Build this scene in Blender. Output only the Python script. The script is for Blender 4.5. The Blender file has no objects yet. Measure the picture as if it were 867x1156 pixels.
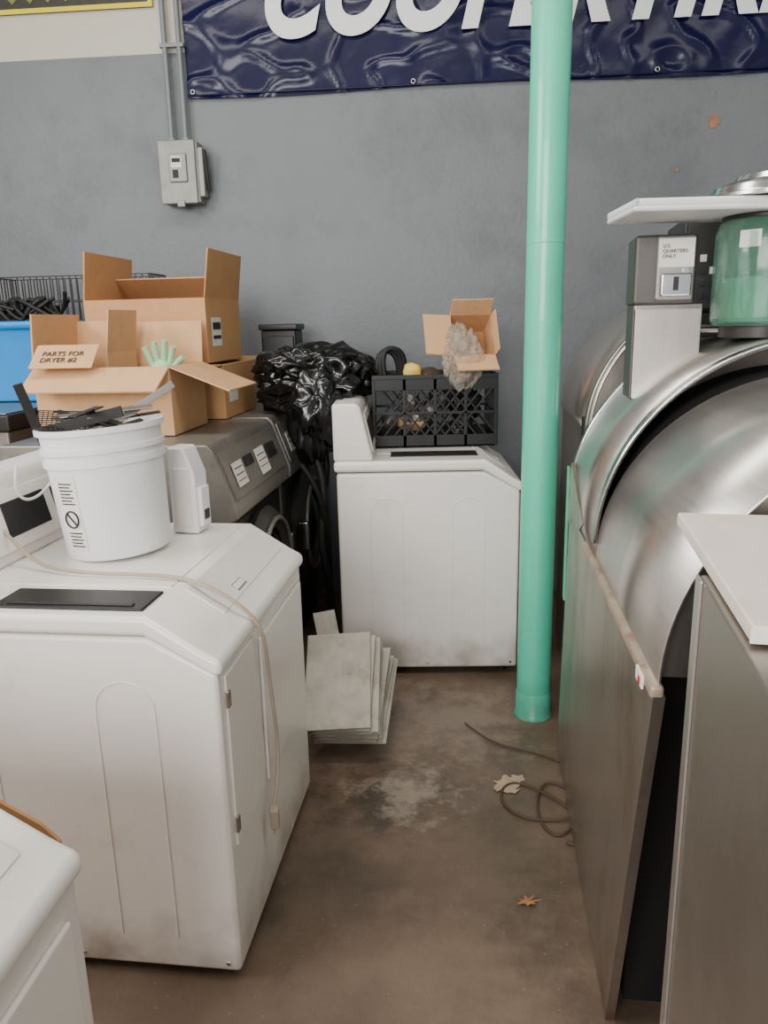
import bpy, bmesh, math, random
from mathutils import Vector, Matrix, noise
random.seed(4)
S=bpy.context.scene
C=bpy.context.collection
R=math.radians

# ---------------------------------------------------------------- materials
def lin(c):
    o=[]
    for v in c[:3]:
        v/=255.0
        o.append(v/12.92 if v<=0.04045 else ((v+0.055)/1.055)**2.4)
    return tuple(o)+(1,)
def M(name,col,rough=.5,metal=0,var=.1,scale=6,bump=0,bscale=60,stretch=(1,1,1),dirt=None,dirt_amt=.35,dirt_scale=7,trans=0,alpha=1,coat=0,spec=.5,dstretch=(1,1,1),rvar=0,d0=.5,d1=.72,grime=None,dent=0):
    m=bpy.data.materials.new(name); m.use_nodes=True
    nt=m.node_tree; N=nt.nodes; L=nt.links
    b=N['Principled BSDF']
    c=lin(col)
    tc=N.new('ShaderNodeTexCoord'); mp=N.new('ShaderNodeMapping'); mp.inputs['Scale'].default_value=stretch
    L.new(tc.outputs['Object'],mp.inputs['Vector'])
    no=N.new('ShaderNodeTexNoise'); no.inputs['Scale'].default_value=scale; no.inputs['Detail'].default_value=6; no.inputs['Roughness'].default_value=.6
    L.new(mp.outputs[0],no.inputs['Vector'])
    cr=N.new('ShaderNodeValToRGB')
    cr.color_ramp.elements[0].position=.3; cr.color_ramp.elements[1].position=.7
    cr.color_ramp.elements[0].color=tuple(max(0,x*(1-var)) for x in c[:3])+(1,)
    cr.color_ramp.elements[1].color=tuple(min(1,x*(1+var)) for x in c[:3])+(1,)
    L.new(no.outputs['Fac'],cr.inputs[0])
    out=cr.outputs[0]
    if dirt:
        mp2=N.new('ShaderNodeMapping'); mp2.inputs['Scale'].default_value=dstretch; mp2.inputs['Location'].default_value=(3.1,1.7,.4)
        L.new(tc.outputs['Object'],mp2.inputs['Vector'])
        n2=N.new('ShaderNodeTexNoise'); n2.inputs['Scale'].default_value=dirt_scale; n2.inputs['Detail'].default_value=9; n2.inputs['Roughness'].default_value=.72
        L.new(mp2.outputs[0],n2.inputs['Vector'])
        r2=N.new('ShaderNodeValToRGB'); r2.color_ramp.elements[0].position=d0; r2.color_ramp.elements[1].position=d1
        r2.color_ramp.elements[0].color=(0,0,0,1); r2.color_ramp.elements[1].color=(dirt_amt,)*3+(1,)
        L.new(n2.outputs['Fac'],r2.inputs[0])
        mx=N.new('ShaderNodeMix'); mx.data_type='RGBA'
        L.new(r2.outputs[0],mx.inputs[0]); L.new(out,mx.inputs[6]); mx.inputs[7].default_value=lin(dirt)
        out=mx.outputs[2]
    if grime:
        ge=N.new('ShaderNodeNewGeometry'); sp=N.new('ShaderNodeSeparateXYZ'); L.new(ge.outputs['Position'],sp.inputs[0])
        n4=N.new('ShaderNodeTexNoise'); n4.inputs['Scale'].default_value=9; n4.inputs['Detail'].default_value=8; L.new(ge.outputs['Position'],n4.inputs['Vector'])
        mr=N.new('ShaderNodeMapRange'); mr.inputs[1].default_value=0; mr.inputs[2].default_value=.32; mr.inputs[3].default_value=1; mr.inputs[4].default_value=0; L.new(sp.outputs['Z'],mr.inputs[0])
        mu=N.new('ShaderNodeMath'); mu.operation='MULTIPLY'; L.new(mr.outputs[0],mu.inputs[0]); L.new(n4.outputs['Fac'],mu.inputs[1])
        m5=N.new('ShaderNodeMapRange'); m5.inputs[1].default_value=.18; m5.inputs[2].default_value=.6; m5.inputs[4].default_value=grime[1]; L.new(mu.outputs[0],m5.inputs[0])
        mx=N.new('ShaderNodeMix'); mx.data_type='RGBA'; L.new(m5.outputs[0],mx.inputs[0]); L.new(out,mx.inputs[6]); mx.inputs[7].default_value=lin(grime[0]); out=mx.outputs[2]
    L.new(out,b.inputs['Base Color'])
    b.inputs['Roughness'].default_value=rough
    if rvar:
        mr=N.new('ShaderNodeMapRange'); mr.inputs[3].default_value=max(0,rough-rvar); mr.inputs[4].default_value=min(1,rough+rvar)
        mr.inputs[1].default_value=.3; mr.inputs[2].default_value=.7
        L.new(no.outputs['Fac'],mr.inputs[0]); L.new(mr.outputs[0],b.inputs['Roughness'])
    b.inputs['Metallic'].default_value=metal
    b.inputs['Transmission Weight'].default_value=trans
    b.inputs['Alpha'].default_value=alpha
    b.inputs['Coat Weight'].default_value=coat
    b.inputs['Specular IOR Level'].default_value=spec
    last=None
    if dent:
        n6=N.new('ShaderNodeTexNoise'); n6.inputs['Scale'].default_value=2.2; n6.inputs['Detail'].default_value=1; L.new(tc.outputs['Object'],n6.inputs['Vector'])
        bp=N.new('ShaderNodeBump'); bp.inputs['Strength'].default_value=dent; bp.inputs['Distance'].default_value=.06
        L.new(n6.outputs['Fac'],bp.inputs['Height']); L.new(bp.outputs[0],b.inputs['Normal']); last=bp
    if bump:
        n3=N.new('ShaderNodeTexNoise'); n3.inputs['Scale'].default_value=bscale; n3.inputs['Detail'].default_value=5
        L.new(mp.outputs[0],n3.inputs['Vector'])
        bp=N.new('ShaderNodeBump'); bp.inputs['Strength'].default_value=bump; bp.inputs['Distance'].default_value=.02
        if last: L.new(last.outputs[0],bp.inputs['Normal'])
        L.new(n3.outputs['Fac'],bp.inputs['Height']); L.new(bp.outputs[0],b.inputs['Normal'])
    return m

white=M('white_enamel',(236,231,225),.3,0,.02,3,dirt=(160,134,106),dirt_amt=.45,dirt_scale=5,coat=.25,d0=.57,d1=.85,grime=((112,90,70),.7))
white2=M('white_enamel_trim',(230,225,218),.35,0,.02,3)
plw=M('white_plastic',(236,235,236),.4,0,.02,4,dirt=(170,165,155),dirt_amt=.3,d0=.56,d1=.8)
steel=M('brushed_stainless',(172,165,157),.36,.95,.03,5,bump=.006,bscale=50,stretch=(26,26,1),dirt=(116,98,82),dirt_amt=.55,dirt_scale=1.8,rvar=.02,dent=.25,d0=.48,d1=.8)
steelh=M('brushed_stainless_hood',(206,202,198),.33,.95,.03,4,bump=.006,bscale=50,stretch=(26,1,26),dirt=(138,125,114),dirt_amt=.5,dirt_scale=1.8,rvar=.03,dent=.15,d0=.48,d1=.8)
steelrust=M('stainless_rusty',(172,163,152),.36,.92,.04,5,bump=.006,bscale=50,stretch=(24,24,1),dirt=(112,70,46),dirt_amt=.85,dirt_scale=2.0,dstretch=(1,1.8,.7),rvar=.02,d0=.5,d1=.74,dent=.3)
msteel=M('washer_grey_steel',(150,145,138),.42,.65,.06,5,bump=.02,bscale=60,dirt=(90,80,72),dirt_amt=.5)
msteeld=M('washer_front_steel',(88,85,82),.45,.6,.1,5,dirt=(56,50,45),dirt_amt=.5)
mdark=M('dark_grey_metal',(54,52,51),.45,.5,.15,6)
black=M('black_plastic',(22,22,24),.4,0,.15,8)
blackr=M('black_rubber',(18,18,19),.6,0,.15,8)
void=M('interior_shade',(14,13,12),.9,0,.2,5)  # near-black fill, paints the shade inside the cabinet and between hoods
chrome=M('chrome',(205,205,205),.2,1,.04,5)
card=M('cardboard',(196,150,106),.85,0,.06,4,bump=.06,bscale=40,dirt=(160,118,80),dirt_amt=.3,spec=.2)
card2=M('cardboard_light',(208,166,124),.85,0,.06,4,bump=.06,bscale=40,dirt=(170,130,90),dirt_amt=.3,spec=.2)
tapem=M('packing_tape',(205,168,122),.25,0,.05,4)
labelm=M('paper_label',(228,224,216),.7,0,.04,10)
ink=M('ink_black',(40,38,38),.7,0,.1,10)
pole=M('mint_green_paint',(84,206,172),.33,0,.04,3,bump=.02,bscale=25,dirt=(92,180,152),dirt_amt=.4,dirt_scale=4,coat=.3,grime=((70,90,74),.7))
bluem=M('blue_plastic',(10,130,205),.4,0,.06,4)
bag=M('black_bag_film',(9,9,11),.2,0,.1,8,bump=.2,bscale=8,spec=.7)
clear=M('clear_bag_film',(225,215,200),.12,0,.1,20,bump=.6,bscale=30,trans=.6,alpha=.45,spec=.9)
yellow=M('yellow_foam',(215,190,90),.7,0,.1,12)
yell=M('yellow_tape',(225,205,20),.5,0,.05,5)
navy=M('navy_vinyl',(8,9,54),.24,0,.15,3,bump=.3,bscale=4,spec=.35)
txtm=M('white_vinyl_print',(232,234,236),.4,0,.03,5)
cordm=M('beige_cord',(168,152,134),.6,0,.08,12)
cordd=M('brown_cord',(78,60,48),.7,0,.1,12)
boxgrey=M('switch_grey_paint',(140,141,134),.45,.2,.08,6,dirt=(95,90,80),dirt_amt=.5)
conduitm=M('painted_conduit',(122,127,130),.5,.2,.06,6)
green_refl=M('green_pole_reflection',(80,165,128),.4,0,.08,6)  # colour of the green pole's reflection in the steel, painted as strips
jarm=M('green_glass',(150,210,182),.1,0,.05,4,trans=.8,alpha=.55,spec=.8)
jard=M('jar_contents',(92,150,126),.5,0,.2,6)
leafm=M('dry_leaf',(150,108,68),.8,0,.2,20)
rustm=M('rust_patch',(150,112,84),.8,0,.3,15)
paperm=M('paper_scrap',(172,152,128),.85,0,.15,15)
tilem=M('grey_sheet_edge',(172,166,154),.6,.1,.15,12,dirt=(105,90,72),dirt_amt=.6)
lipm=M('stained_lip',(170,152,136),.5,.4,.2,9,dirt=(106,62,44),dirt_amt=.85,dirt_scale=12)
boardm=M('white_board',(228,217,206),.5,0,.04,4,dirt=(195,175,155),dirt_amt=.3)
redm=M('red_print',(180,50,50),.5,0,.05,8)
glassd=M('dark_door_glass',(12,12,14),.12,0,.1,5,spec=.6)

# ---------------------------------------------------------------- helpers
def grp(name,loc=(0,0,0),rz=0,rot=None):
    e=bpy.data.objects.new(name,None); C.objects.link(e); e.location=loc
    e.rotation_euler=rot if rot else (0,0,R(rz)); e.empty_display_size=.05
    return e
def fin(name,bm,mat,parent=None,loc=(0,0,0),rot=(0,0,0),smooth=False,bevel=0,solid=0,seg=2):
    bmesh.ops.recalc_face_normals(bm,faces=bm.faces)
    me=bpy.data.meshes.new(name); bm.to_mesh(me); bm.free()
    o=bpy.data.objects.new(name,me); C.objects.link(o)
    o.data.materials.append(mat); o.location=loc; o.rotation_euler=rot
    if parent: o.parent=parent
    if solid:
        s=o.modifiers.new('s','SOLIDIFY'); s.thickness=solid; s.offset=0
    if bevel:
        b=o.modifiers.new('b','BEVEL'); b.width=bevel; b.segments=seg; b.limit_method='ANGLE'; b.angle_limit=R(35)
    if smooth or bevel:
        for p in me.polygons: p.use_smooth=True
        if bevel:
            w=o.modifiers.new('wn','WEIGHTED_NORMAL'); w.keep_sharp=True
    return o
def addbox(bm,x0,x1,y0,y1,z0,z1,mtx=None):
    vs=[bm.verts.new((x,y,z)) for x in(x0,x1) for y in(y0,y1) for z in(z0,z1)]
    for f in((0,1,3,2),(4,6,7,5),(0,4,5,1),(2,3,7,6),(0,2,6,4),(1,5,7,3)): bm.faces.new([vs[i] for i in f])
    if mtx is not None:
        for v in vs: v.co=mtx@v.co
def box(name,x0,x1,y0,y1,z0,z1,mat,parent=None,bevel=.004,loc=(0,0,0),rot=(0,0,0),seg=2):
    cx,cy,cz=(x0+x1)/2,(y0+y1)/2,(z0+z1)/2
    bm=bmesh.new(); addbox(bm,x0-cx,x1-cx,y0-cy,y1-cy,z0-cz,z1-cz)
    return fin(name,bm,mat,parent,(cx+loc[0],cy+loc[1],cz+loc[2]),rot,bevel=bevel,seg=seg)
def prism(name,pts,y0,y1,mat,parent=None,bevel=.01,seg=3,**k):
    bm=bmesh.new()
    a=[bm.verts.new((x,y0,z)) for x,z in pts]; b=[bm.verts.new((x,y1,z)) for x,z in pts]
    n=len(pts); bm.faces.new(a); bm.faces.new(b[::-1])
    for i in range(n): bm.faces.new((a[i],b[i],b[(i+1)%n],a[(i+1)%n]))
    return fin(name,bm,mat,parent,bevel=bevel,seg=seg,**k)
def cyl(name,r,h,mat,parent=None,loc=(0,0,0),rot=(0,0,0),r2=None,seg=48,bevel=0):
    bm=bmesh.new(); bmesh.ops.create_cone(bm,cap_ends=True,segments=seg,radius1=r,radius2=r if r2 is None else r2,depth=h)
    return fin(name,bm,mat,parent,loc,rot,bevel=bevel or .0015)
def lathe(name,prof,mat,parent=None,loc=(0,0,0),rot=(0,0,0),seg=56,solid=0):
    bm=bmesh.new(); rings=[]
    for r,z in prof:
        rings.append([bm.verts.new((max(r,1e-4)*math.cos(2*math.pi*i/seg),max(r,1e-4)*math.sin(2*math.pi*i/seg),z)) for i in range(seg)])
    for a,b in zip(rings,rings[1:]):
        for i in range(seg): bm.faces.new((a[i],a[(i+1)%seg],b[(i+1)%seg],b[i]))
    o=fin(name,bm,mat,parent,loc,rot,smooth=True,solid=solid)
    m=o.modifiers.new('es','EDGE_SPLIT'); m.split_angle=R(40)
    return o
def tube(name,pts,r,mat,parent=None,cyclic=False,smooth=True,res=4):
    cu=bpy.data.curves.new(name,'CURVE'); cu.dimensions='3D'; cu.bevel_depth=r; cu.bevel_resolution=res; cu.use_fill_caps=True
    sp=cu.splines.new('NURBS' if smooth else 'POLY')
    sp.points.add(len(pts)-1)
    for p,q in zip(sp.points,pts): p.co=(*q,1)
    if smooth: sp.order_u=min(4,len(pts)); sp.use_endpoint_u=True; sp.resolution_u=10
    sp.use_cyclic_u=cyclic
    o=bpy.data.objects.new(name,cu); C.objects.link(o); cu.materials.append(mat)
    if parent: o.parent=parent
    return o
def torus(name,R1,r,mat,parent=None,loc=(0,0,0),rot=(0,0,0)):
    bm=bmesh.new(); n=48;m=10; g=[]
    for i in range(n):
        a=2*math.pi*i/n
        g.append([bm.verts.new(((R1+r*math.cos(2*math.pi*j/m))*math.cos(a),(R1+r*math.cos(2*math.pi*j/m))*math.sin(a),r*math.sin(2*math.pi*j/m))) for j in range(m)])
    for i in range(n):
        for j in range(m): bm.faces.new((g[i][j],g[(i+1)%n][j],g[(i+1)%n][(j+1)%m],g[i][(j+1)%m]))
    return fin(name,bm,mat,parent,loc,rot,smooth=True)
def poly(name,pts,mat,parent=None,solid=.002,loc=(0,0,0),rot=(0,0,0)):
    bm=bmesh.new(); bm.faces.new([bm.verts.new(p) for p in pts])
    return fin(name,bm,mat,parent,loc,rot,solid=solid)
def blob(name,loc,sc,mat,amp=.2,freq=3,sub=5,seed=0,parent=None,flat=None,fold=0):
    bm=bmesh.new(); bmesh.ops.create_icosphere(bm,subdivisions=sub,radius=1)
    off=Vector((seed*7.3,seed*1.7,seed))
    for v in bm.verts:
        p=v.co*freq+off
        n=noise.noise(p)+.4*noise.noise(p*2.1)
        if fold:
            q=v.co*freq*.9+off+Vector((noise.noise(p*.7),noise.noise(p*.7+Vector((5,5,5))),noise.noise(p*.7+Vector((9,1,2)))))*.9
            n+=fold*((1-abs(noise.noise(q))*3)*.6+(1-abs(noise.noise(q*2.1))*3)*.25-.4)
        v.co*=1+amp*n
        v.co.x*=sc[0]; v.co.y*=sc[1]; v.co.z*=sc[2]
        if flat is not None and v.co.z<-flat: v.co.z=-flat
    return fin(name,bm,mat,parent,loc,smooth=True)
def text(name,s,size,mat,parent,loc,rot,shear=0,offset=0,ext=.001,space=1):
    cu=bpy.data.curves.new(name,'FONT'); cu.body=s; cu.size=size; cu.shear=shear; cu.offset=offset; cu.extrude=ext; cu.space_character=space
    o=bpy.data.objects.new(name,cu); C.objects.link(o); cu.materials.append(mat); o.location=loc; o.rotation_euler=rot
    if parent: o.parent=parent
    return o

# ---------------------------------------------------------------- room
WA=-4.9
def wl(s,off,z):
    a=R(WA); return (s*math.cos(a)+off*math.sin(a), 4.3+s*math.sin(a)-off*math.cos(a), z)
wm=M('grey_wall_paint',(111,115,119),.5,0,.06,1.6,bump=.12,bscale=45,dirt=(90,93,97),dirt_amt=.7,dirt_scale=2.2)
nt=wm.node_tree; N=nt.nodes; L=nt.links
bs=N['Principled BSDF']; src=bs.inputs['Base Color'].links[0].from_socket
geo=N.new('ShaderNodeNewGeometry'); sx=N.new('ShaderNodeSeparateXYZ'); L.new(geo.outputs['Position'],sx.inputs[0])
gt=N.new('ShaderNodeMath'); gt.operation='GREATER_THAN'; gt.inputs[1].default_value=2.92; L.new(sx.outputs['Z'],gt.inputs[0])
mx=N.new('ShaderNodeMix'); mx.data_type='RGBA'; L.new(gt.outputs[0],mx.inputs[0]); L.new(src,mx.inputs[6]); mx.inputs[7].default_value=lin((196,192,176))
L.new(mx.outputs[2],bs.inputs['Base Color'])
w=box('wall_back',-4.2,4.2,0,.15,0,4.2,wm,bevel=0); w.location=wl(0,-.075,2.1); w.rotation_euler=(0,0,R(WA))
sidem=M('cream_side_wall',(170,168,160),.6,0,.05,2)
box('wall_left',-3.75,-3.6,-3.2,4.75,0,4.2,sidem,bevel=0)
box('wall_right',3.6,3.75,-3.2,4.1,0,4.2,sidem,bevel=0)
ceilm=M('ceiling_paint',(165,162,155),.8,0,.05,2)
box('ceiling',-3.75,3.75,-3.2,4.9,4.2,4.3,ceilm,bevel=0)
# floor
fm=M('stained_concrete',(104,87,73),.42,0,.24,2.2,bump=.12,bscale=30,dirt=(56,45,38),dirt_amt=.8,dirt_scale=2.4,rvar=.12,d0=.46,d1=.7)
nt=fm.node_tree; N=nt.nodes; L=nt.links
bs=N['Principled BSDF']; src=bs.inputs['Base Color'].links[0].from_socket
geo=N.new('ShaderNodeNewGeometry')
def stain(src,cx,cy,rad,col,amt,sc,e0=.52,e1=.68):
    sub=N.new('ShaderNodeVectorMath'); sub.operation='DISTANCE'; L.new(geo.outputs['Position'],sub.inputs[0]); sub.inputs[1].default_value=(cx,cy,0)
    n=N.new('ShaderNodeTexNoise'); n.inputs['Scale'].default_value=sc; n.inputs['Detail'].default_value=10; n.inputs['Roughness'].default_value=.75; L.new(geo.outputs['Position'],n.inputs['Vector'])
    m1=N.new('ShaderNodeMapRange'); m1.inputs[1].default_value=0; m1.inputs[2].default_value=rad; m1.inputs[3].default_value=.2; m1.inputs[4].default_value=-.2; m1.clamp=True
    L.new(sub.outputs['Value'],m1.inputs[0])
    ad=N.new('ShaderNodeMath'); L.new(m1.outputs[0],ad.inputs[0]); L.new(n.outputs['Fac'],ad.inputs[1])
    m2=N.new('ShaderNodeMapRange'); m2.inputs[1].default_value=e0; m2.inputs[2].default_value=e1; m2.inputs[4].default_value=amt; L.new(ad.outputs[0],m2.inputs[0])
    mx=N.new('ShaderNodeMix'); mx.data_type='RGBA'; L.new(m2.outputs[0],mx.inputs[0]); L.new(src,mx.inputs[6]); mx.inputs[7].default_value=lin(col)
    return mx.outputs[2]
src=stain(src,.22,2.75,.8,(142,128,114),.5,7)
src=stain(src,.15,1.55,.7,(128,110,94),.35,6)
src=stain(src,-.05,2.25,.5,(46,37,31),.75,5)
src=stain(src,.06,2.27,.42,(168,156,142),.55,8,.54,.68)
n=N.new('ShaderNodeTexVoronoi'); n.inputs['Scale'].default_value=26; L.new(geo.outputs['Position'],n.inputs['Vector'])
m2=N.new('ShaderNodeMapRange'); m2.inputs[1].default_value=.04; m2.inputs[2].default_value=.09; m2.inputs[3].default_value=.5; m2.inputs[4].default_value=0; L.new(n.outputs['Distance'],m2.inputs[0])
mx=N.new('ShaderNodeMix'); mx.data_type='RGBA'; L.new(m2.outputs[0],mx.inputs[0]); L.new(src,mx.inputs[6]); mx.inputs[7].default_value=lin((150,134,116)); L.new(mx.outputs[2],bs.inputs['Base Color'])
box('floor',-3.75,3.75,-3.2,4.9,-.1,0,fm,bevel=0)

# ---------------------------------------------------------------- washers
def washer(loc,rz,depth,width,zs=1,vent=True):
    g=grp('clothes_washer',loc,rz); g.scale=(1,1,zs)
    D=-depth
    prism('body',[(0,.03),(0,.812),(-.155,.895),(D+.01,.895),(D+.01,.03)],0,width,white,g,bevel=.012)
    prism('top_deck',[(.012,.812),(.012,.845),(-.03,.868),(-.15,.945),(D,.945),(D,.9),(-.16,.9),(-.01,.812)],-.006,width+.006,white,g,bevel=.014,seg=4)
    prism('console',[(D+.17,.944),(D+.12,1.165),(D+.10,1.18),(D,1.18),(D,.944)],.0,width,white2,g,bevel=.015)
    ang=math.atan2(.05,.22)
    box('control_strip',-.004,.004,.05,width-.05,-.08,.08,white,g,bevel=.003,loc=(D+.149,0,1.055),rot=(0,-ang,0))
    for (a,b) in((.06,.30),(.36,.56),(.60,width-.08)): box('display',.003,.0058,a,b,-.045,.05,black,g,bevel=.001,loc=(D+.149,0,1.055),rot=(0,-ang,0))
    if vent:
        box('lid_handle_strip',-.53,-.17,.03,.15,.944,.951,black,g,bevel=.003)
        box('lid_handle_recess',-.50,-.20,.045,.06,.951,.954,mdark,g,bevel=.001)
    else:
        box('lid_opening',-.55,-.17,.10,.22,.944,.949,black,g,bevel=.002)
    for (a,b) in (((-.17,.19,.946),(-.17,width-.05,.946)),((D+.18,.19,.946),(-.17,.19,.946))):
        tube('lid_seam',[a,b],.0018,white2,g,smooth=False)
    sl=math.atan2(.077,.12)
    box('slope_recess',-.055,.055,.20,width-.05,-.0015,.0015,white2,g,bevel=.001,loc=(-.09,0,.9075),rot=(0,sl,0))
    box('badge_plate',-.012,.012,-.035,.035,-.001,.001,chrome,g,bevel=0,loc=(-.062,width*.47,.892),rot=(0,sl,0))
    box('badge_inlay',-.009,.009,-.032,.032,-.001,.001,labelm,g,bevel=0,loc=(-.062,width*.47,.893),rot=(0,sl,0))
    box('front_access_panel',-.001,.006,.035,.27,.36,.795,white,g,bevel=.004)
    box('front_door',-.001,.01,.30,width-.04,.36,.77,white,g,bevel=.01)
    for z in(.42,.74): box('hinge',.004,.012,.028,.045,z-.02,z+.02,chrome,g,bevel=.001)
    for cx in(-.22,D+.22):
        pts=[(cx-.07,-.0005,.12)]+[(cx-.07*math.cos(a),-.0005,.72+.07*math.sin(a)) for a in [math.pi*i/12 for i in range(13)]]+[(cx+.07,-.0005,.12)]
        tube('side_emboss',pts,.0014,white,g,smooth=False)
    for x in(-.06,D+.08):
        for y in(.06,width-.06): cyl('foot',.022,.035,blackr,g,loc=(x,y,.0175),seg=20)
    for x in(-.03,-.4,D+.04): cyl('screw',.006,.004,chrome,g,loc=(x,-.001,.055),rot=(R(90),0,0),seg=12)
    return g
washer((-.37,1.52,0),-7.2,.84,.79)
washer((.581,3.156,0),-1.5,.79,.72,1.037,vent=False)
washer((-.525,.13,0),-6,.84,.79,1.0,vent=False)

# bucket on washer
BL=(-.745,2.07,.951); BR=(0,R(-3.5),0)
g=grp('plastic_bucket',BL,rot=BR)
lathe('shell',[(0.001,0),(.135,0),(.14,.008),(.152,.25),(.160,.252),(.160,.27),(.153,.272),(.154,.285),(.163,.287),(.163,.3),(.156,.302),(.158,.335),(.168,.337),(.168,.352),(.158,.352),(.152,.30),(.136,.012),(.001,.01)],plw,g)
tube('handle',[(-.165-.05*math.sin(a),-.165*math.cos(a),.28-.12*math.sin(a)) for a in [math.pi*i/14 for i in range(15)]],.004,plw,g)
def on_bucket(name,a0,a1,z0,z1,mat,off=.001):
    bm=bmesh.new(); n=8; A=[];B=[]
    for i in range(n+1):
        a=R(a0+(a1-a0)*i/n)
        ra=.14+.012*(z0/.25)+off; rb=.14+.012*(z1/.25)+off
        A.append(bm.verts.new((ra*math.cos(a),ra*math.sin(a),z0))); B.append(bm.verts.new((rb*math.cos(a),rb*math.sin(a),z1)))
    for i in range(n): bm.faces.new((A[i],A[i+1],B[i+1],B[i]))
    fin(name,bm,mat,g,smooth=True)
on_bucket('label_patch',-128,-104,.03,.235,labelm)
for k in range(7): on_bucket('label_text',-126,-108-3*(k%2),.212-.009*k,.2155-.009*k,ink,.0018)
for k in range(5): on_bucket('label_text_low',-125,-107-2*(k%2),.078-.009*k,.0815-.009*k,ink,.0018)
a=R(-116); torus('warning_ring',.022,.0022,ink,g,loc=(.149*math.cos(a),.149*math.sin(a),.118),rot=(R(90),0,a+R(90)))
tube('warning_slash',[(.150*math.cos(a-.1),.150*math.sin(a-.1),.134),(.150*math.cos(a+.1),.150*math.sin(a+.1),.102)],.002,ink,g,smooth=False)
s=g
g=grp('scrap_metal_strips',(0,0,0)); g.parent=s
cyl('scrap_fill',.145,.02,mdark,g,loc=(0,0,.30))
for i in range(18):
    a=random.uniform(0,6.28); l=random.uniform(.12,.26)
    bm=bmesh.new(); addbox(bm,-l/2,l/2,-.012,.012,-.002,.002)
    fin('strip',bm,random.choice([mdark,msteel,steel,msteel]),g,(random.uniform(-.05,.05),random.uniform(-.05,.05),.325+.0035*i),(random.uniform(-.3,.3),random.uniform(-.25,.25),a),bevel=.001)
bm=bmesh.new(); addbox(bm,-.012,.012,-.003,.003,-.12,.12); fin('upright_bracket',bm,mdark,g,(-.15,-.05,.36),(R(10),R(-12),.4),bevel=.001)
bm=bmesh.new(); addbox(bm,-.01,.01,-.003,.003,-.13,.13); fin('leaning_bracket',bm,msteel,g,(.09,.02,.375),(0,R(62),.3),bevel=.001)
bm=bmesh.new(); addbox(bm,-.014,.014,-.003,.003,-.13,.13); fin('flat_bar',bm,mdark,g,(-.02,-.09,.365),(0,R(80),-.2),bevel=.001)
bm=bmesh.new()
for i in range(-5,6):
    addbox(bm,-.06,.06,i*.01-.001,i*.01+.001,-.001,.001); addbox(bm,i*.012-.001,i*.012+.001,-.05,.05,-.001,.001)
fin('mesh_screen',bm,mdark,g,(-.08,-.05,.37),(R(25),R(8),.3))

g=grp('white_plastic_dispenser',(-.585,2.24,.947),-15)
prism('case',[(-.045,0),(.04,0),(.04,.18),(.01,.26),(-.045,.26)],-.035,.045,plw,g,bevel=.008)
box('front_slot',-.025,.025,-.041,-.035,.02,.20,white2,g,bevel=.004)
box('side_rib',.038,.052,-.02,.03,.02,.14,plw,g,bevel=.004)
box('side_notch',.05,.054,-.01,.02,.04,.07,mdark,g,bevel=.001)

g=grp('power_cord')
tube('cable',[(-1.12,2.0,1.12),(-1.02,1.96,1.05),(-.93,1.9,.965),(-.82,1.84,.956),(-.70,1.81,.956),(-.60,1.80,.956),(-.50,1.77,.956),(-.42,1.75,.935),(-.345,1.75,.88),(-.305,1.76,.82),(-.305,1.78,.74),(-.300,1.80,.60),(-.295,1.83,.45),(-.300,1.79,.36),(-.31,1.77,.31)],.005,cordm,g)
bm=bmesh.new(); addbox(bm,-.012,.012,-.016,.016,-.03,.03); fin('plug',bm,cordm,g,(-.308,1.765,.285),(.1,0,.1),bevel=.005)
for s in(-.006,.006): box('prong',-.001,.001,s-.003,s+.003,-.018,0,chrome,g,bevel=0,loc=(-.31,1.763,.258))

# ---------------------------------------------------------------- commercial grey washers
def cwasher(loc,rz):
    g=grp('front_load_washer',loc,rz)
    prism('cabinet',[(-.05,.04),(-.05,.86),(-.0,.88),(0,.93),(-.07,1.13),(-.09,1.15),(-.86,1.15),(-.86,.04)],0,.76,msteel,g,bevel=.006)
    ang=math.atan2(.07,.2)
    box('control_panel',-.003,.005,.03,.73,-.09,.09,msteel,g,bevel=.002,loc=(-.034,0,1.03),rot=(0,-ang,0))
    box('control_plate',-.001,.008,.06,.70,-.075,.055,boxgrey,g,bevel=.002,loc=(-.034,0,1.03),rot=(0,-ang,0))
    for (y0,y1,z0,z1,mm) in ((.09,.20,-.05,.04,labelm),(.24,.34,.0,.04,mdark),(.38,.50,-.06,.045,labelm),(.54,.66,-.02,.04,mdark)):
        box('panel_decal',-.001,.002,y0,y1,z0,z1,mm,g,bevel=0,loc=(-.034+.0095-.35*((z0+z1)/2),0,1.03),rot=(0,-ang,0))
    for (y0,y1) in((.09,.20),(.38,.50)):
        for k in range(3): box('decal_print',-.001,.002,y0+.01,y1-.01,-.03+.022*k,-.026+.022*k,ink if k else redm,g,bevel=0,loc=(-.0237-.35*(-.027+.022*k),0,1.03),rot=(0,-ang,0))
    box('front_plate',-.052,-.04,.03,.73,.10,.84,mdark,g,bevel=.003)
    lathe('door_ring',[(.20,0),(.27,0),(.275,.03),(.25,.06),(.21,.07),(.19,.05),(.19,.0)],msteeld,g,loc=(-.045,.40,.56),rot=(0,R(90),0))
    torus('door_trim',.225,.010,msteel,g,loc=(.03,.40,.56),rot=(0,R(90),0))
    lathe('door_glass',[(.001,.085),(.08,.08),(.15,.06),(.195,.03)],glassd,g,loc=(-.045,.40,.56),rot=(0,R(90),0))
    box('door_handle',.0,.05,.10,.14,.50,.64,chrome,g,bevel=.008)
    box('door_hinge',-.02,.03,.66,.70,.47,.65,chrome,g,bevel=.005)
    box('side_seam',-.80,-.10,-.003,0,.10,.105,mdark,g,bevel=0)
    box('base_kick',-.07,-.04,.02,.74,.0,.10,black,g,bevel=.003)
    box('plinth',-.84,-.07,.02,.74,0,.05,black,g,bevel=.003)
    return g
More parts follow.
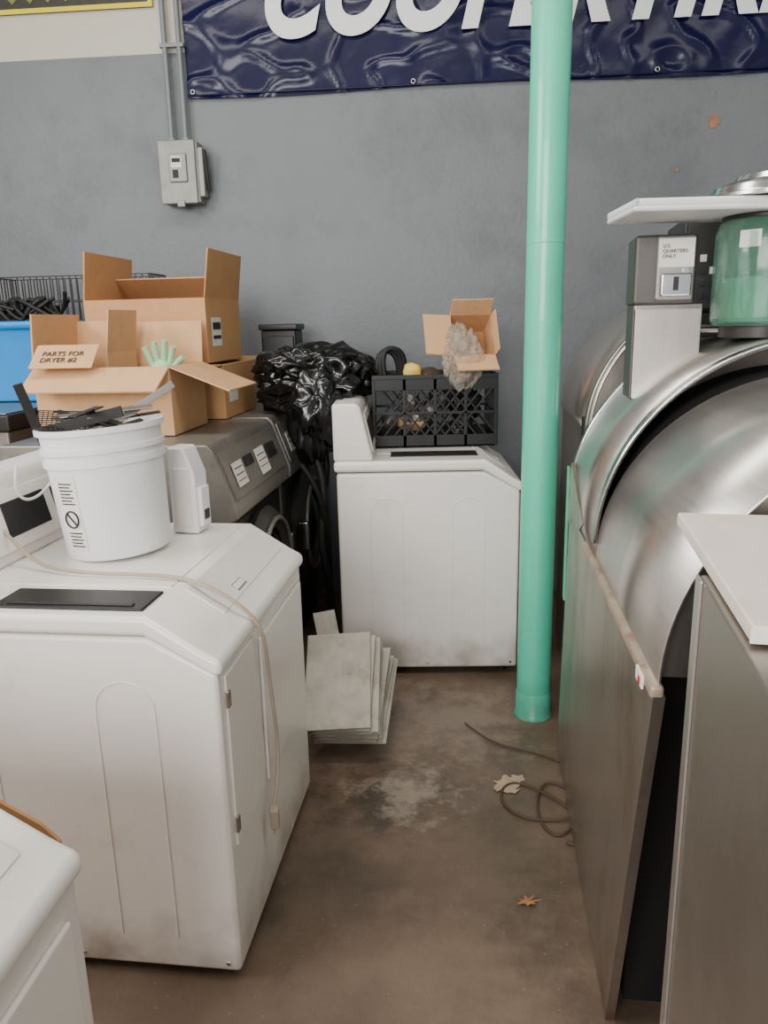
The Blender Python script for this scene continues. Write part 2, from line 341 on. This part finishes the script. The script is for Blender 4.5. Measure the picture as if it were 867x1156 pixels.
cwasher((-.52,2.6,0),-7.2)
cwasher((-.418,3.385,0),-5)
g=grp('black_drain_hose')
tube('hose_a',[(-.36,3.42,1.10),(-.28,3.38,.95),(-.26,3.36,.78),(-.30,3.34,.6),(-.26,3.36,.4),(-.25,3.42,.15),(-.24,3.5,.02)],.018,blackr,g)
tube('hose_b',[(-.36,3.30,.95),(-.29,3.30,.85),(-.27,3.33,.7),(-.25,3.4,.55),(-.27,3.45,.3),(-.26,3.5,.02)],.013,blackr,g)
tube('hose_c',[(-.34,3.55,1.12),(-.24,3.5,1.0),(-.25,3.48,.85),(-.30,3.5,.72)],.016,mdark,g)
g=grp('steel_laundry_machine',(-1.45,2.95,0),-7.2)
box('body',-1.5,0,0,1.2,.02,1.17,msteel,g,bevel=.01)
box('top_slab',-1.52,.02,-.02,1.22,1.17,1.235,mdark,g,bevel=.008)
box('top_sheet',-1.5,0,0,1.2,1.235,1.24,steel,g,bevel=.003)
for i in range(4): box('control_plate',-.30-.32*i,-.06-.32*i,-.012,0,.92,1.10,mdark,g,bevel=.003); box('decal',-.22-.32*i,-.12-.32*i,-.014,-.012,.98,1.05,labelm,g,bevel=0)

# ---------------------------------------------------------------- cartons
def carton(name,loc,rz,w,d,h,flaps,mat,rot=None):
    g=grp(name,loc,rz,rot)
    bm=bmesh.new()
    B=[bm.verts.new(p) for p in((-w/2,-d/2,.004),(w/2,-d/2,.004),(w/2,d/2,.004),(-w/2,d/2,.004))]
    T=[bm.verts.new((v.co.x,v.co.y,h)) for v in B]
    bm.faces.new(B)
    outs=[(0,-1),(1,0),(0,1),(-1,0)]
    for i in range(4):
        j=(i+1)%4; bm.faces.new((B[i],B[j],T[j],T[i]))
        if flaps[i]:
            ln,an=flaps[i]; an=R(an)
            dv=Vector((outs[i][0]*math.sin(an)*ln,outs[i][1]*math.sin(an)*ln,math.cos(an)*ln))
            inn=(T[j].co-T[i].co)*.012
            a=bm.verts.new(T[i].co+dv+inn); b=bm.verts.new(T[j].co+dv-inn)
            bm.faces.new((T[i],T[j],b,a))
    fin('carton_shell',bm,mat,g,solid=.006)
    return g
b1b=carton('cardboard_box',(-.92,3.60,1.152),-7,.54,.46,.235,[(.2,90),None,(.2,88),None],card)
b1=carton('cardboard_box',(-.965,3.57,1.395),-7,.53,.47,.27,[(.17,-96),(.20,8),(.2,-60),(.20,-6)],card)
box('shipping_label',.266,.268,-.17,-.05,.07,.19,labelm,b1,bevel=0)
box('shipping_print',.268,.2695,-.16,-.06,.10,.115,ink,b1,bevel=0); box('shipping_barcode',.268,.2695,-.16,-.06,.14,.17,ink,b1,bevel=0)
box('lower_label',.271,.273,-.17,-.05,.07,.17,labelm,b1b,bevel=0)
b2=carton('cardboard_box',(-1.02,3.06,1.152),-7,.53,.36,.255,[(.15,122),(.24,112),(.17,14),(.20,-4)],card2)
b3=carton('cardboard_box',(-1.17,3.12,1.31),-14,.30,.2,.15,[None,(.16,8),(.12,4),(.15,-12)],card2)
tw=b2
box('note_flap',-.12,.12,-.06,.06,-.002,.002,card2,tw,bevel=.001,loc=(-.125,-.20,.300),rot=(R(42),0,R(2)))
text('writing','PARTS FOR\nDRYER #2',.032,cordd,tw,(-.21,-.206,.303),(R(42),0,R(2)))
g=grp('green_rubber_glove',(-.86,3.04,1.38))
gl=M('green_latex',(175,220,175),.4,0,.08,10,trans=.15)
blob('palm',(0,0,0),(.045,.03,.05),gl,.15,2,3,parent=g)
for i,(dx,an,l) in enumerate(((-.03,-22,.07),(-.01,-6,.085),(.012,8,.09),(.032,20,.07),(.05,60,.05))):
    tube('finger',[(dx,0,.02),(dx+math.sin(R(an))*l*.6,-.004,.03+math.cos(R(an))*l*.6),(dx+math.sin(R(an))*l,-.012,.03+math.cos(R(an))*l)],.012,gl,g)

g=grp('blue_storage_bin',(-1.77,3.60,1.243),-7)
bm=bmesh.new()
def ring(w,d,z): return [bm.verts.new(p) for p in((-w,-d,z),(w,-d,z),(w,d,z),(-w,d,z))]
rs=[ring(.36,.18,0),ring(.41,.21,.31),ring(.43,.23,.315),ring(.43,.23,.345),ring(.405,.205,.345),ring(.35,.17,.01)]
bm.faces.new(rs[0]); bm.faces.new(rs[-1])
for a,b in zip(rs,rs[1:]):
    for i in range(4): bm.faces.new((a[i],a[(i+1)%4],b[(i+1)%4],b[i]))
fin('tub',bm,bluem,g,bevel=.012)
s=g
g=grp('tangled_black_cables',(0,0,.317)); g.parent=s
for k in range(22):
    cx,cy=random.uniform(-.3,.3),random.uniform(-.1,.1); rr=random.uniform(.05,.11)
    tube('cable',[(cx+rr*math.cos(t)*1.1,cy+rr*math.sin(t)*.6,.05+.05*math.sin(t*1.7+k)+random.uniform(-.02,.05)) for t in [i*.7 for i in range(9)]],.008,blackr,g)
blob('cable_mass',(0,0,-.02),(.36,.16,.08),blackr,.3,4,4,2,parent=g)
for k in range(5): cyl('plug_head',.028,.08,blackr,g,loc=(-.2+.12*k,-.05,.09),rot=(random.uniform(-.4,.4),random.uniform(-.5,.5),0),seg=20,bevel=.004)
g=grp('wire_basket',(-1.56,4.16,1.243),-6)
bm=bmesh.new(); W,D2,H2=.42,.11,.57
def wire(p,q,r=.0025):
    p=Vector(p);q=Vector(q);d=q-p; m=Matrix.Translation((p+q)/2)@d.to_track_quat('Z','Y').to_matrix().to_4x4()
    addbox(bm,-r,r,-r,r,-d.length/2,d.length/2,m)
for yy in(-D2,D2):
    for i in range(25): x=-W+2*W*i/24; wire((x,yy,0),(x,yy,H2))
    for z in(0,.2,.35,.45,H2): wire((-W,yy,z),(W,yy,z),.003)
for xx in(-W,W):
    for i in range(9): y=-D2+2*D2*i/8; wire((xx,y,0),(xx,y,H2))
    for z in(0,.2,.35,.45,H2): wire((xx,-D2,z),(xx,D2,z),.003)
for i in range(25): x=-W+2*W*i/24; wire((x,-D2,0),(x,D2,0))
fin('basket_wires',bm,mdark,g)

g=grp('motor_control_box',(-.505,4.04,1.152),-7)
box('housing',-.09,.09,-.08,.08,0,.37,mdark,g,bevel=.008)
box('cover',-.08,.08,-.09,-.08,.03,.34,black,g,bevel=.006)
box('cap',-.10,.10,-.09,.09,.37,.40,black,g,bevel=.006)

g=grp('black_trash_bag',(-.30,3.60,1.152))
blob('bag_heap',(.0,.02,.13),(.27,.22,.17),bag,.22,1.7,6,3,parent=g,flat=.128,fold=1.0)
blob('bag_fold',(-.12,-.06,.20),(.15,.13,.10),bag,.24,1.6,5,5,parent=g,fold=1.0)
blob('bag_tail',(-.0,-.22,.0),(.11,.08,.20),bag,.26,1.6,5,8,parent=g,fold=1.0)
blob('bag_tie',(.15,.0,.16),(.12,.10,.09),bag,.26,1.7,5,9,parent=g,fold=1.0)

# ---------------------------------------------------------------- crate
g=grp('milk_crate',(.245,3.67,.985),0); crate=g
bm=bmesh.new(); w,d,h=.28,.17,.33; t=.006
for yy in(-d,d):
    addbox(bm,-w,w,yy-t,yy+t,0,.055); addbox(bm,-w,w,yy-t,yy+t,h-.07,h); addbox(bm,-w-.006,w+.006,yy-t-.004,yy+t+.004,h-.02,h)
    for i in range(5): x=-w+2*w*i/4; addbox(bm,x-.008,x+.008,yy-t,yy+t,0,h)
    for i in range(0,13):
        for s in(1,-1):
            x0=-w+2*w*(i)/12
            hh=h-.125; x1=x0+s*hh*.8
            if min(x0,x1)<-w or max(x0,x1)>w: continue
            p=Vector((x0,yy,.055)); q=Vector((x1,yy,h-.07)); dd=q-p
            addbox(bm,-.005,.005,-.004,.004,-dd.length/2,dd.length/2,Matrix.Translation((p+q)/2)@dd.to_track_quat('Z','Y').to_matrix().to_4x4())
    addbox(bm,-w,w,yy-t,yy+t,.15,.162)
for xx in(-w,w):
    addbox(bm,xx-t,xx+t,-d,d,0,.055); addbox(bm,xx-t,xx+t,-d,d,h-.07,h)
    for i in range(6): y=-d+2*d*i/5; addbox(bm,xx-t,xx+t,y-.007,y+.007,0,h)
    addbox(bm,xx-t,xx+t,-d,d,.15,.162)
for i in range(9): x=-w+2*w*i/8; addbox(bm,x-.006,x+.006,-d,d,0,.008)
for i in range(5): y=-d+2*d*i/4; addbox(bm,-w,w,y-.006,y+.006,0,.008)
fin('crate_frame',bm,black,g,bevel=.0015)
g2=grp('assorted_machine_parts',(0,0,.01)); g2.parent=crate
for k in range(22):
    blob('part',(random.uniform(-.21,.21),random.uniform(-.1,.1),random.uniform(.05,.24)),(random.uniform(.03,.07),.05,random.uniform(.03,.05)),random.choice([mdark,blackr,msteel,blackr,tapem]),.3,2,3,k,parent=g2)
blob('yellow_foam_block',(-.10,-.08,.33),(.045,.03,.04),yellow,.2,2,3,1,parent=g2)
blob('yellow_foam_bit',(-.04,-.10,.29),(.035,.03,.025),yellow,.2,2,3,4,parent=g2)
blob('brown_part',(-.02,.0,.30),(.07,.05,.04),cordd,.2,2,3,14,parent=g2)
for k in range(3):
    tube('black_hose',[(-.25+.02*k,-.05,.24),(-.28+.01*k,-.06,.38+.02*k),(-.22+.02*k,-.04,.46),(-.15+.02*k,-.02,.39),(-.16,-.0,.25)],.013,blackr,g2)
blob('teal_rag',(.24,.05,.31),(.06,.06,.04),M('teal_cloth',(50,100,105),.9,0,.1,8),.3,2,4,6,parent=g2)
b4=carton('cardboard_box',(.405,3.70,1.405),0,.19,.20,.17,[(.11,62),(.05,10),(.09,20),(.13,82)],card2,rot=(R(62),0,R(6)))
g=grp('clear_plastic_bag',(.37,3.485,1.375))
blob('crinkled_film',(0,0,0),(.085,.04,.12),clear,.3,2.2,5,12,parent=g,fold=1)
blob('crinkled_film_top',(-.02,.01,.10),(.05,.03,.06),clear,.3,2.5,4,15,parent=g,fold=1)
blob('bag_contents',(0,.01,-.03),(.05,.02,.06),M('brown_fittings',(140,115,88),.5,.2,.3,30),.4,4,4,3,parent=g)

# ---------------------------------------------------------------- pole
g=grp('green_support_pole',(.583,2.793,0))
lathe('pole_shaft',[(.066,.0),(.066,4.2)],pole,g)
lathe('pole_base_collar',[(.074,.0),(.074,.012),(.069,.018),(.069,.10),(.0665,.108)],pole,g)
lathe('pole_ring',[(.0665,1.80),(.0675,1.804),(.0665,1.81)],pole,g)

# stacked sheets, slumped and fanned
g=grp('stack_of_metal_sheets',(-.175,2.62,0),-4)
for i in range(13):
    k=12-i
    bm=bmesh.new(); addbox(bm,-.122,.122,-.20,.20,-.0035,.0035)
    fin('sheet',bm,tilem,g,(random.uniform(-.012,.012)+.005*k,.008*k,.115+.0115*i),(R(34-.9*k+random.uniform(-1.5,1.5)),R(-3+random.uniform(-2,2)),R(-.9*k+random.uniform(-4,4))),bevel=.001)
bm=bmesh.new(); addbox(bm,-.11,.11,-.02,.24,0,.035); fin('bottom_sheets',bm,tilem,g,(0,0,0),(0,0,R(6)),bevel=.003)
bm=bmesh.new(); addbox(bm,-.045,.045,-.09,.09,-.003,.003); fin('bent_plate',bm,tilem,g,(-.07,.18,.36),(R(62),0,R(28)),bevel=.001)

# ---------------------------------------------------------------- stainless cabinets
def arc(name,cx,cz,r,y0,y1,mat,parent,a0=180,a1=25,solid=.006,n=48,drop=0,yn=0,yf=0):
    bm=bmesh.new(); A=[];B=[]
    pts=[]
    if drop: pts.append((cx+r*math.cos(R(a0)),cz-drop,0))
    for i in range(n+1):
        a=R(a0+(a1-a0)*i/n); pts.append((cx+r*math.cos(a),cz+r*math.sin(a),math.sin(a)))
    for x,z,s in pts: A.append(bm.verts.new((x,y0+yn*s,z))); B.append(bm.verts.new((x,y1+yf*s,z)))
    for i in range(len(pts)-1): bm.faces.new((A[i],A[i+1],B[i+1],B[i]))
    return fin(name,bm,mat,parent,smooth=True,solid=solid)
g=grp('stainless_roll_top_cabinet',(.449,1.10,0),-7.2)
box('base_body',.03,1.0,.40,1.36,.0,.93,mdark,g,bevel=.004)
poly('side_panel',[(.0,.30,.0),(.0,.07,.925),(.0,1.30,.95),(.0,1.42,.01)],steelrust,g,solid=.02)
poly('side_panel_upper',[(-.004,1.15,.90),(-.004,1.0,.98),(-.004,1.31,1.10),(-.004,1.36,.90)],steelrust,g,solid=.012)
box('inner_shade_block',.02,.9,.28,.40,.80,.92,void,g,bevel=.003)
box('inner_shadow_wall',.04,1.0,.36,.40,.0,.92,void,g,bevel=0)  # near-black sheet, painted shade behind the side panel
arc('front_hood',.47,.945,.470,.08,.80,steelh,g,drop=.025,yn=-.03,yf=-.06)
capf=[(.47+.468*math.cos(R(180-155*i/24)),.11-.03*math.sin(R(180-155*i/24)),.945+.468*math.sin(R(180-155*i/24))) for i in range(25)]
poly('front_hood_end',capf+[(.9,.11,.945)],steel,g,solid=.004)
arc('hood_gap_shade',.488,.955,.462,.60,1.0,void,g)  # near-black sheet painted as the shade in the gap between hoods
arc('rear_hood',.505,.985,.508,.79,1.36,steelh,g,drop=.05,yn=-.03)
arc('rear_hood_rim',.505,.985,.512,.785,.81,chrome,g,yn=-.03)
arc('rear_hood_back_rim',.505,.985,.513,1.32,1.345,chrome,g)
box('rim_edge_strip',-.016,.008,.07,.95,.920,.944,lipm,g,bevel=.006)
box('corner_sticker',-.020,-.016,.12,.17,.914,.938,labelm,g,bevel=0); box('sticker_print',-.0215,-.020,.13,.145,.917,.93,redm,g,bevel=0)
box('edge_reflection_strip',-.016,-.008,1.34,1.37,.62,1.08,green_refl,g,bevel=.002)  # painted reflection of the green pole along the panel edge
bmr=[(.505+.504*math.cos(R(180-160*i/24)),1.358,.985+.504*math.sin(R(180-160*i/24))) for i in range(25)]
poly('rear_end_cap',bmr+[(.98,1.358,.93),(.0,1.358,.93)],steel,g,solid=.006)

g=grp('stainless_roll_top_cabinet',(.735,2.66,0),-7.2)
box('base_body',0,.95,.0,.95,.0,1.14,steel,g,bevel=.004)
box('corner_reflection_strip',-.006,0,.0,.03,.25,1.12,green_refl,g,bevel=.001)  # green pole's reflection painted on the cabinet corner
arc('hood',.46,1.15,.465,.0,.95,steelh,g,a1=0)
arc('hood_rim',.46,1.15,.475,.03,.07,steel,g,a1=0)
bmr=[(.46+.462*math.cos(R(180-180*i/24)),.01,1.15+.462*math.sin(R(180-180*i/24))) for i in range(25)]
poly('end_cap',bmr,steel,g,solid=.006)
box('latch',-.02,.0,.05,.12,1.13,1.2,mdark,g,bevel=.004)

g=grp('stainless_counter_cabinet',(.405,.933,0),-12.2)
box('cabinet_body',0,1.0,-.70,0,.02,1.225,steel,g,bevel=.004)
box('kick',.03,.97,-.67,-.03,0,.02,black,g,bevel=0)
box('side_flange',-.004,.0,-.03,0,.02,1.225,steelh,g,bevel=.001)
g=grp('white_board',(.464,1.166,1.228),-12.2)
box('board',0,.9,-.47,0,0,.020,boardm,g,bevel=.003)
box('board_edge_tape',-.002,.902,-.473,-.47,.002,.018,labelm,g,bevel=.001)

# coin meter
g=grp('coin_meter_box',(.78,2.16,1.325),-10)
box('bracket_face',-.075,.10,-.006,.0,.0,.255,steel,g,bevel=.002)
box('bracket_side',-.081,-.075,-.006,.12,-.0,.255,msteeld,g,bevel=.002)
box('bracket_foot',-.08,.10,-.006,.12,.24,.255,steel,g,bevel=.002)
box('meter_body',-.085,.075,-.02,.13,.255,.435,msteeld,g,bevel=.008)
box('meter_face',-.03,.068,-.032,-.02,.265,.43,msteel,g,bevel=.008)
box('instruction_label',-.026,.064,-.034,-.032,.35,.423,labelm,g,bevel=0)
text('label_text','U.S.\nQUARTERS\nONLY',.013,ink,g,(-.018,-.035,.40),(R(90),0,0))
box('coin_slot_plate',-.02,.06,-.045,-.032,.275,.335,chrome,g,bevel=.006)
box('coin_slot',.012,.026,-.047,-.045,.29,.325,black,g,bevel=0)
cyl('lock',.01,.01,chrome,g,loc=(.045,-.035,.34),rot=(R(90),0,0),seg=20)
g=grp('loose_metal_bars',(.98,2.24,1.50),-20)
for i in range(4):
    box('bar',-.16,.16,-.01+.03*i,.015+.03*i,.005*i,.005*i+.006,random.choice([steel,mdark,msteel]),g,bevel=.001,rot=(0,0,R(6*i-8)))

g=grp('microwave_oven',(.93,2.36,1.546),-12)
box('case',-.03,.5,0,.34,.012,.282,black,g,bevel=.006)
box('door_glass',.09,.49,-.012,0,.02,.272,glassd,g,bevel=.004)
box('keypad',-.02,.08,-.01,0,.02,.272,mdark,g,bevel=.003)
for i in range(4):
    for j in range(3): box('key',-.01+.028*j,.008+.028*j,-.013,-.01,.05+.035*i,.07+.035*i,labelm if (i+j)%4==0 else black,g,bevel=.001)
box('stand_rail',.02,.40,.02,.10,-.045,.012,mdark,g,bevel=.003)
# tray (rests on the jar and reaches back to the oven)
g=grp('white_serving_tray',(.612,1.93,1.792),-2)
box('tray_base',0,.95,0,.26,0,.014,plw,g,bevel=.006)
for (a,b,c,d) in ((0,.95,0,.016),(0,.95,.244,.26),(0,.016,0,.26),(.934,.95,0,.26)): box('tray_lip',a,b,c,d,.010,.030,plw,g,bevel=.006)
g=grp('steel_pot_lid',(1.02,2.05,1.815))
lathe('lid',[(.185,.008),(.20,.010),(.20,.018),(.175,.024),(.168,.040),(.14,.052),(.12,.054),(.11,.068),(.06,.076),(.001,.078)],chrome,g)
cyl('lid_knob',.02,.02,chrome,g,loc=(0,0,.086),seg=24,bevel=.005)
g=grp('green_glass_jar',(1.00,2.06,1.52))
lathe('jar_wall',[(.001,0),(.115,0),(.125,.015),(.125,.225),(.118,.25),(.11,.262),(.105,.262),(.11,.25),(.119,.22),(.119,.02),(.001,.01)],jarm,g)
lathe('jar_fill',[(.001,.012),(.10,.012),(.10,.12),(.001,.12)],jard,g)
box('jar_label',-.11,-.06,-.09,-.088,.19,.23,labelm,g,bevel=0,rot=(0,0,R(-42)))
cyl('jar_lid',.112,.010,mdark,g,loc=(0,0,.266))
cyl('jar_stand',.10,.03,mdark,g,loc=(0,0,-.015))

# ---------------------------------------------------------------- wall things
rw=(0,0,R(WA))
g=grp('tire_shop_banner',wl(0,.012,0),WA)
bm=bmesh.new(); nx,nz=260,56; x0,x1,z0,z1=-.97,3.1,2.70,3.55; G=[]
for i in range(nx+1):
    col=[]
    for j in range(nz+1):
        x=x0+(x1-x0)*i/nx; z=z0+(z1-z0)*j/nz
        e=min((z-z0)/.2,1)
        y=-.012*max(0,1-abs(noise.noise(Vector((x*3.5+z*4,z*4-x*2,2)))*7))-.004*noise.noise(Vector((x*8,z*8-x*5,5)))
        zz=z+.01*math.sin(x*3)*(1-e)
        col.append(bm.verts.new((x,y,zz)))
    G.append(col)
for i in range(nx):
    for j in range(nz): bm.faces.new((G[i][j],G[i+1][j],G[i+1][j+1],G[i][j+1]))
fin('banner_sheet',bm,navy,g,smooth=True)
for s,xs,wd_ in (('COOPER',-.57,1.70),('TIRES',1.19,1.10)):
    t=text('banner_lettering',s,.47,txtm,g,(xs,-.024,2.970),(R(90),0,0),shear=.3,offset=.024,ext=.001,space=1.15)
    bpy.context.view_layer.update()
    t.scale=(wd_/max(t.dimensions.x,.1),1,1)
tube('banner_hem',[(x0,-.01,z0+.01),(1,-.012,z0+.012),(x1,-.01,z0+.01)],.004,navy,g)
for x in(-.94,.2,1.4,2.7): torus('grommet',.010,.003,chrome,g,loc=(x,-.020,2.725),rot=(R(90),0,0))
g=grp('yellow_border_banner',wl(-1.12,.012,3.13),WA)
box('sheet',-2.2,0,-.004,0,0,.6,M('dark_banner',(45,45,35),.5,0,.3,20),g,bevel=0)
box('border_bottom',-2.2,0,-.008,-.004,0,.022,yell,g,bevel=0); box('border_right',-.022,0,-.008,-.004,0.022,.6,yell,g,bevel=0)
dm=M('print_yellow_green',(120,120,60),.5)
for i in range(22):
    bm=bmesh.new(); addbox(bm,-.03,.03,-.002,.002,-.03,.03); fin('diamond',bm,dm,g,(-.07-.095*i,-.006,.085),(0,R(45),0))
g=grp('electrical_disconnect_switch',wl(-1.02,.0,2.18),WA)
box('enclosure',-.10,.10,-.095,0,0,.30,boxgrey,g,bevel=.006)
box('cover',-.106,.09,-.11,-.095,-.004,.304,boxgrey,g,bevel=.006)
box('cover_boss',-.05,.045,-.122,-.11,.10,.24,boxgrey,g,bevel=.01)
box('rating_label',-.035,.02,-.124,-.122,.17,.225,labelm,g,bevel=0); box('label_print',-.03,.015,-.125,-.124,.195,.215,ink,g,bevel=0)
box('on_off_label',-.03,.0,-.124,-.122,.12,.16,ink,g,bevel=0)
box('lever_bracket',.09,.125,-.09,-.03,.03,.27,boxgrey,g,bevel=.005)
cyl('lever',.008,.20,mdark,g,loc=(.135,-.07,.16),rot=(R(12),0,0),seg=16)
box('latch',-.02,.02,-.118,-.105,-.02,.012,boxgrey,g,bevel=.003)
for s in(-.045,.03): tube('conduit_pipe',[(s,-.045,.30),(s,-.04,.6),(s,-.035,2.0)],.014,conduitm,g); cyl('conduit_nut',.022,.025,boxgrey,g,loc=(s,-.045,.312),seg=8)
for z in(.75,1.35): box('conduit_strap',-.07,.055,-.055,-.03,z,z+.02,conduitm,g,bevel=.002)
def patch(name,loc,rot,r,mat,n=22,seed=0,parent=None):
    random.seed(seed); bm=bmesh.new(); bm.faces.new([bm.verts.new((r*math.cos(6.283*i/n)*random.uniform(.45,1.1),0,r*math.sin(6.283*i/n)*random.uniform(.45,1.1))) for i in range(n)])
    return fin(name,bm,mat,parent,loc,rot,solid=.002)
patch('wall_paint_chip',wl(1.70,.003,2.49),rw,.036,rustm,seed=3)
patch('wall_paint_chip',wl(1.53,.003,2.27),rw,.012,rustm,seed=5)
# ---------------------------------------------------------------- floor bits
g=grp('tangled_floor_wire')
tube('wire_a',[(.64,2.18,.02),(.56,2.05,.006),(.50,2.0,.006),(.46,2.12,.006),(.50,2.28,.012),(.56,2.32,.006),(.62,2.24,.006),(.60,2.10,.012),(.50,2.10,.006),(.40,2.12,.006),(.35,2.24,.006),(.42,2.34,.006),(.52,2.24,.01),(.62,2.12,.006),(.60,1.94,.006),(.53,2.0,.006)],.0042,cordd,g)
tube('wire_b',[(.62,2.42,.006),(.54,2.50,.006),(.44,2.52,.006),(.36,2.60,.006),(.30,2.72,.006)],.003,cordd,g)
patch('crumpled_paper',(.40,2.30,.004),(R(90),0,0),.06,paperm,seed=9)
patch('crumpled_paper',(.44,2.33,.008),(R(84),0,1),.03,paperm,seed=11)
def leaf(loc,r,seed):
    random.seed(seed); bm=bmesh.new(); vs=[]
    for i in range(14):
        a=6.283*i/14; rr=r*(1 if i%2==0 else .5)*random.uniform(.6,1.1); vs.append(bm.verts.new((rr*math.cos(a),rr*math.sin(a)*.7,random.uniform(0,.008))))
    c=bm.verts.new((0,0,.004))
    for i in range(14): bm.faces.new((vs[i],vs[(i+1)%14],c))
    fin('dry_leaf',bm,leafm,None,loc,solid=.001)
leaf((.37,1.76,.004),.035,2); leaf((.14,1.33,.004),.013,3)
poly('cardboard_sheet',[(-.50,1.0,0),(-.50,1.0,.80),(-.525,1.0,.83),(-.63,1.0,.905),(-.95,1.02,.91),(-.95,1.02,0)],card,solid=.006)
tube('drain_hose',[(-.45,.97,.02),(-.40,1.08,.02),(-.44,1.2,.02),(-.52,1.3,.02)],.018,blackr)

# ---------------------------------------------------------------- lights / world / camera
wd=bpy.data.worlds.new('World'); S.world=wd; wd.use_nodes=True
wd.node_tree.nodes['Background'].inputs[0].default_value=(.92,.95,1,1); wd.node_tree.nodes['Background'].inputs[1].default_value=.7
def area(name,loc,target,sx,sy,e,col=(1,1,1)):
    l=bpy.data.lights.new(name,'AREA'); l.shape='RECTANGLE'; l.size=sx; l.size_y=sy; l.energy=e; l.color=col
    o=bpy.data.objects.new(name,l); C.objects.link(o); o.location=loc
    o.rotation_euler=(Vector(target)-Vector(loc)).to_track_quat('-Z','Y').to_euler()
area('garage_door_daylight',(-1.6,-2.6,2.4),(0,3,.8),2.8,1.8,240,(1,.985,.96))
area('side_fill_light',(-3.4,1.0,2.9),(.6,2.2,.9),1.9,1.1,115,(1,.98,.95))  # area light added at the unseen left wall to brighten the steel hoods
area('overhead_fill_light',(-1.0,2.2,4.1),(-1.0,2.2,0),2.6,.5,60,(1,.96,.9))  # overhead area light added to fill the enclosed room
area('overhead_fill_light_b',(1.6,1.2,4.1),(1.6,1.2,0),2.6,.5,42,(1,.96,.9))  # second added overhead fill, out of view
cam=bpy.data.cameras.new('camera'); co=bpy.data.objects.new('camera',cam); C.objects.link(co)
cam.sensor_fit='VERTICAL'; cam.sensor_height=36; cam.lens=36*860/1156; cam.clip_start=.02
co.matrix_world=Matrix.Translation((0,0,1.55))@Matrix.Rotation(R(76),4,'X')@Matrix.Rotation(R(-1.3),4,'Z')
S.camera=co
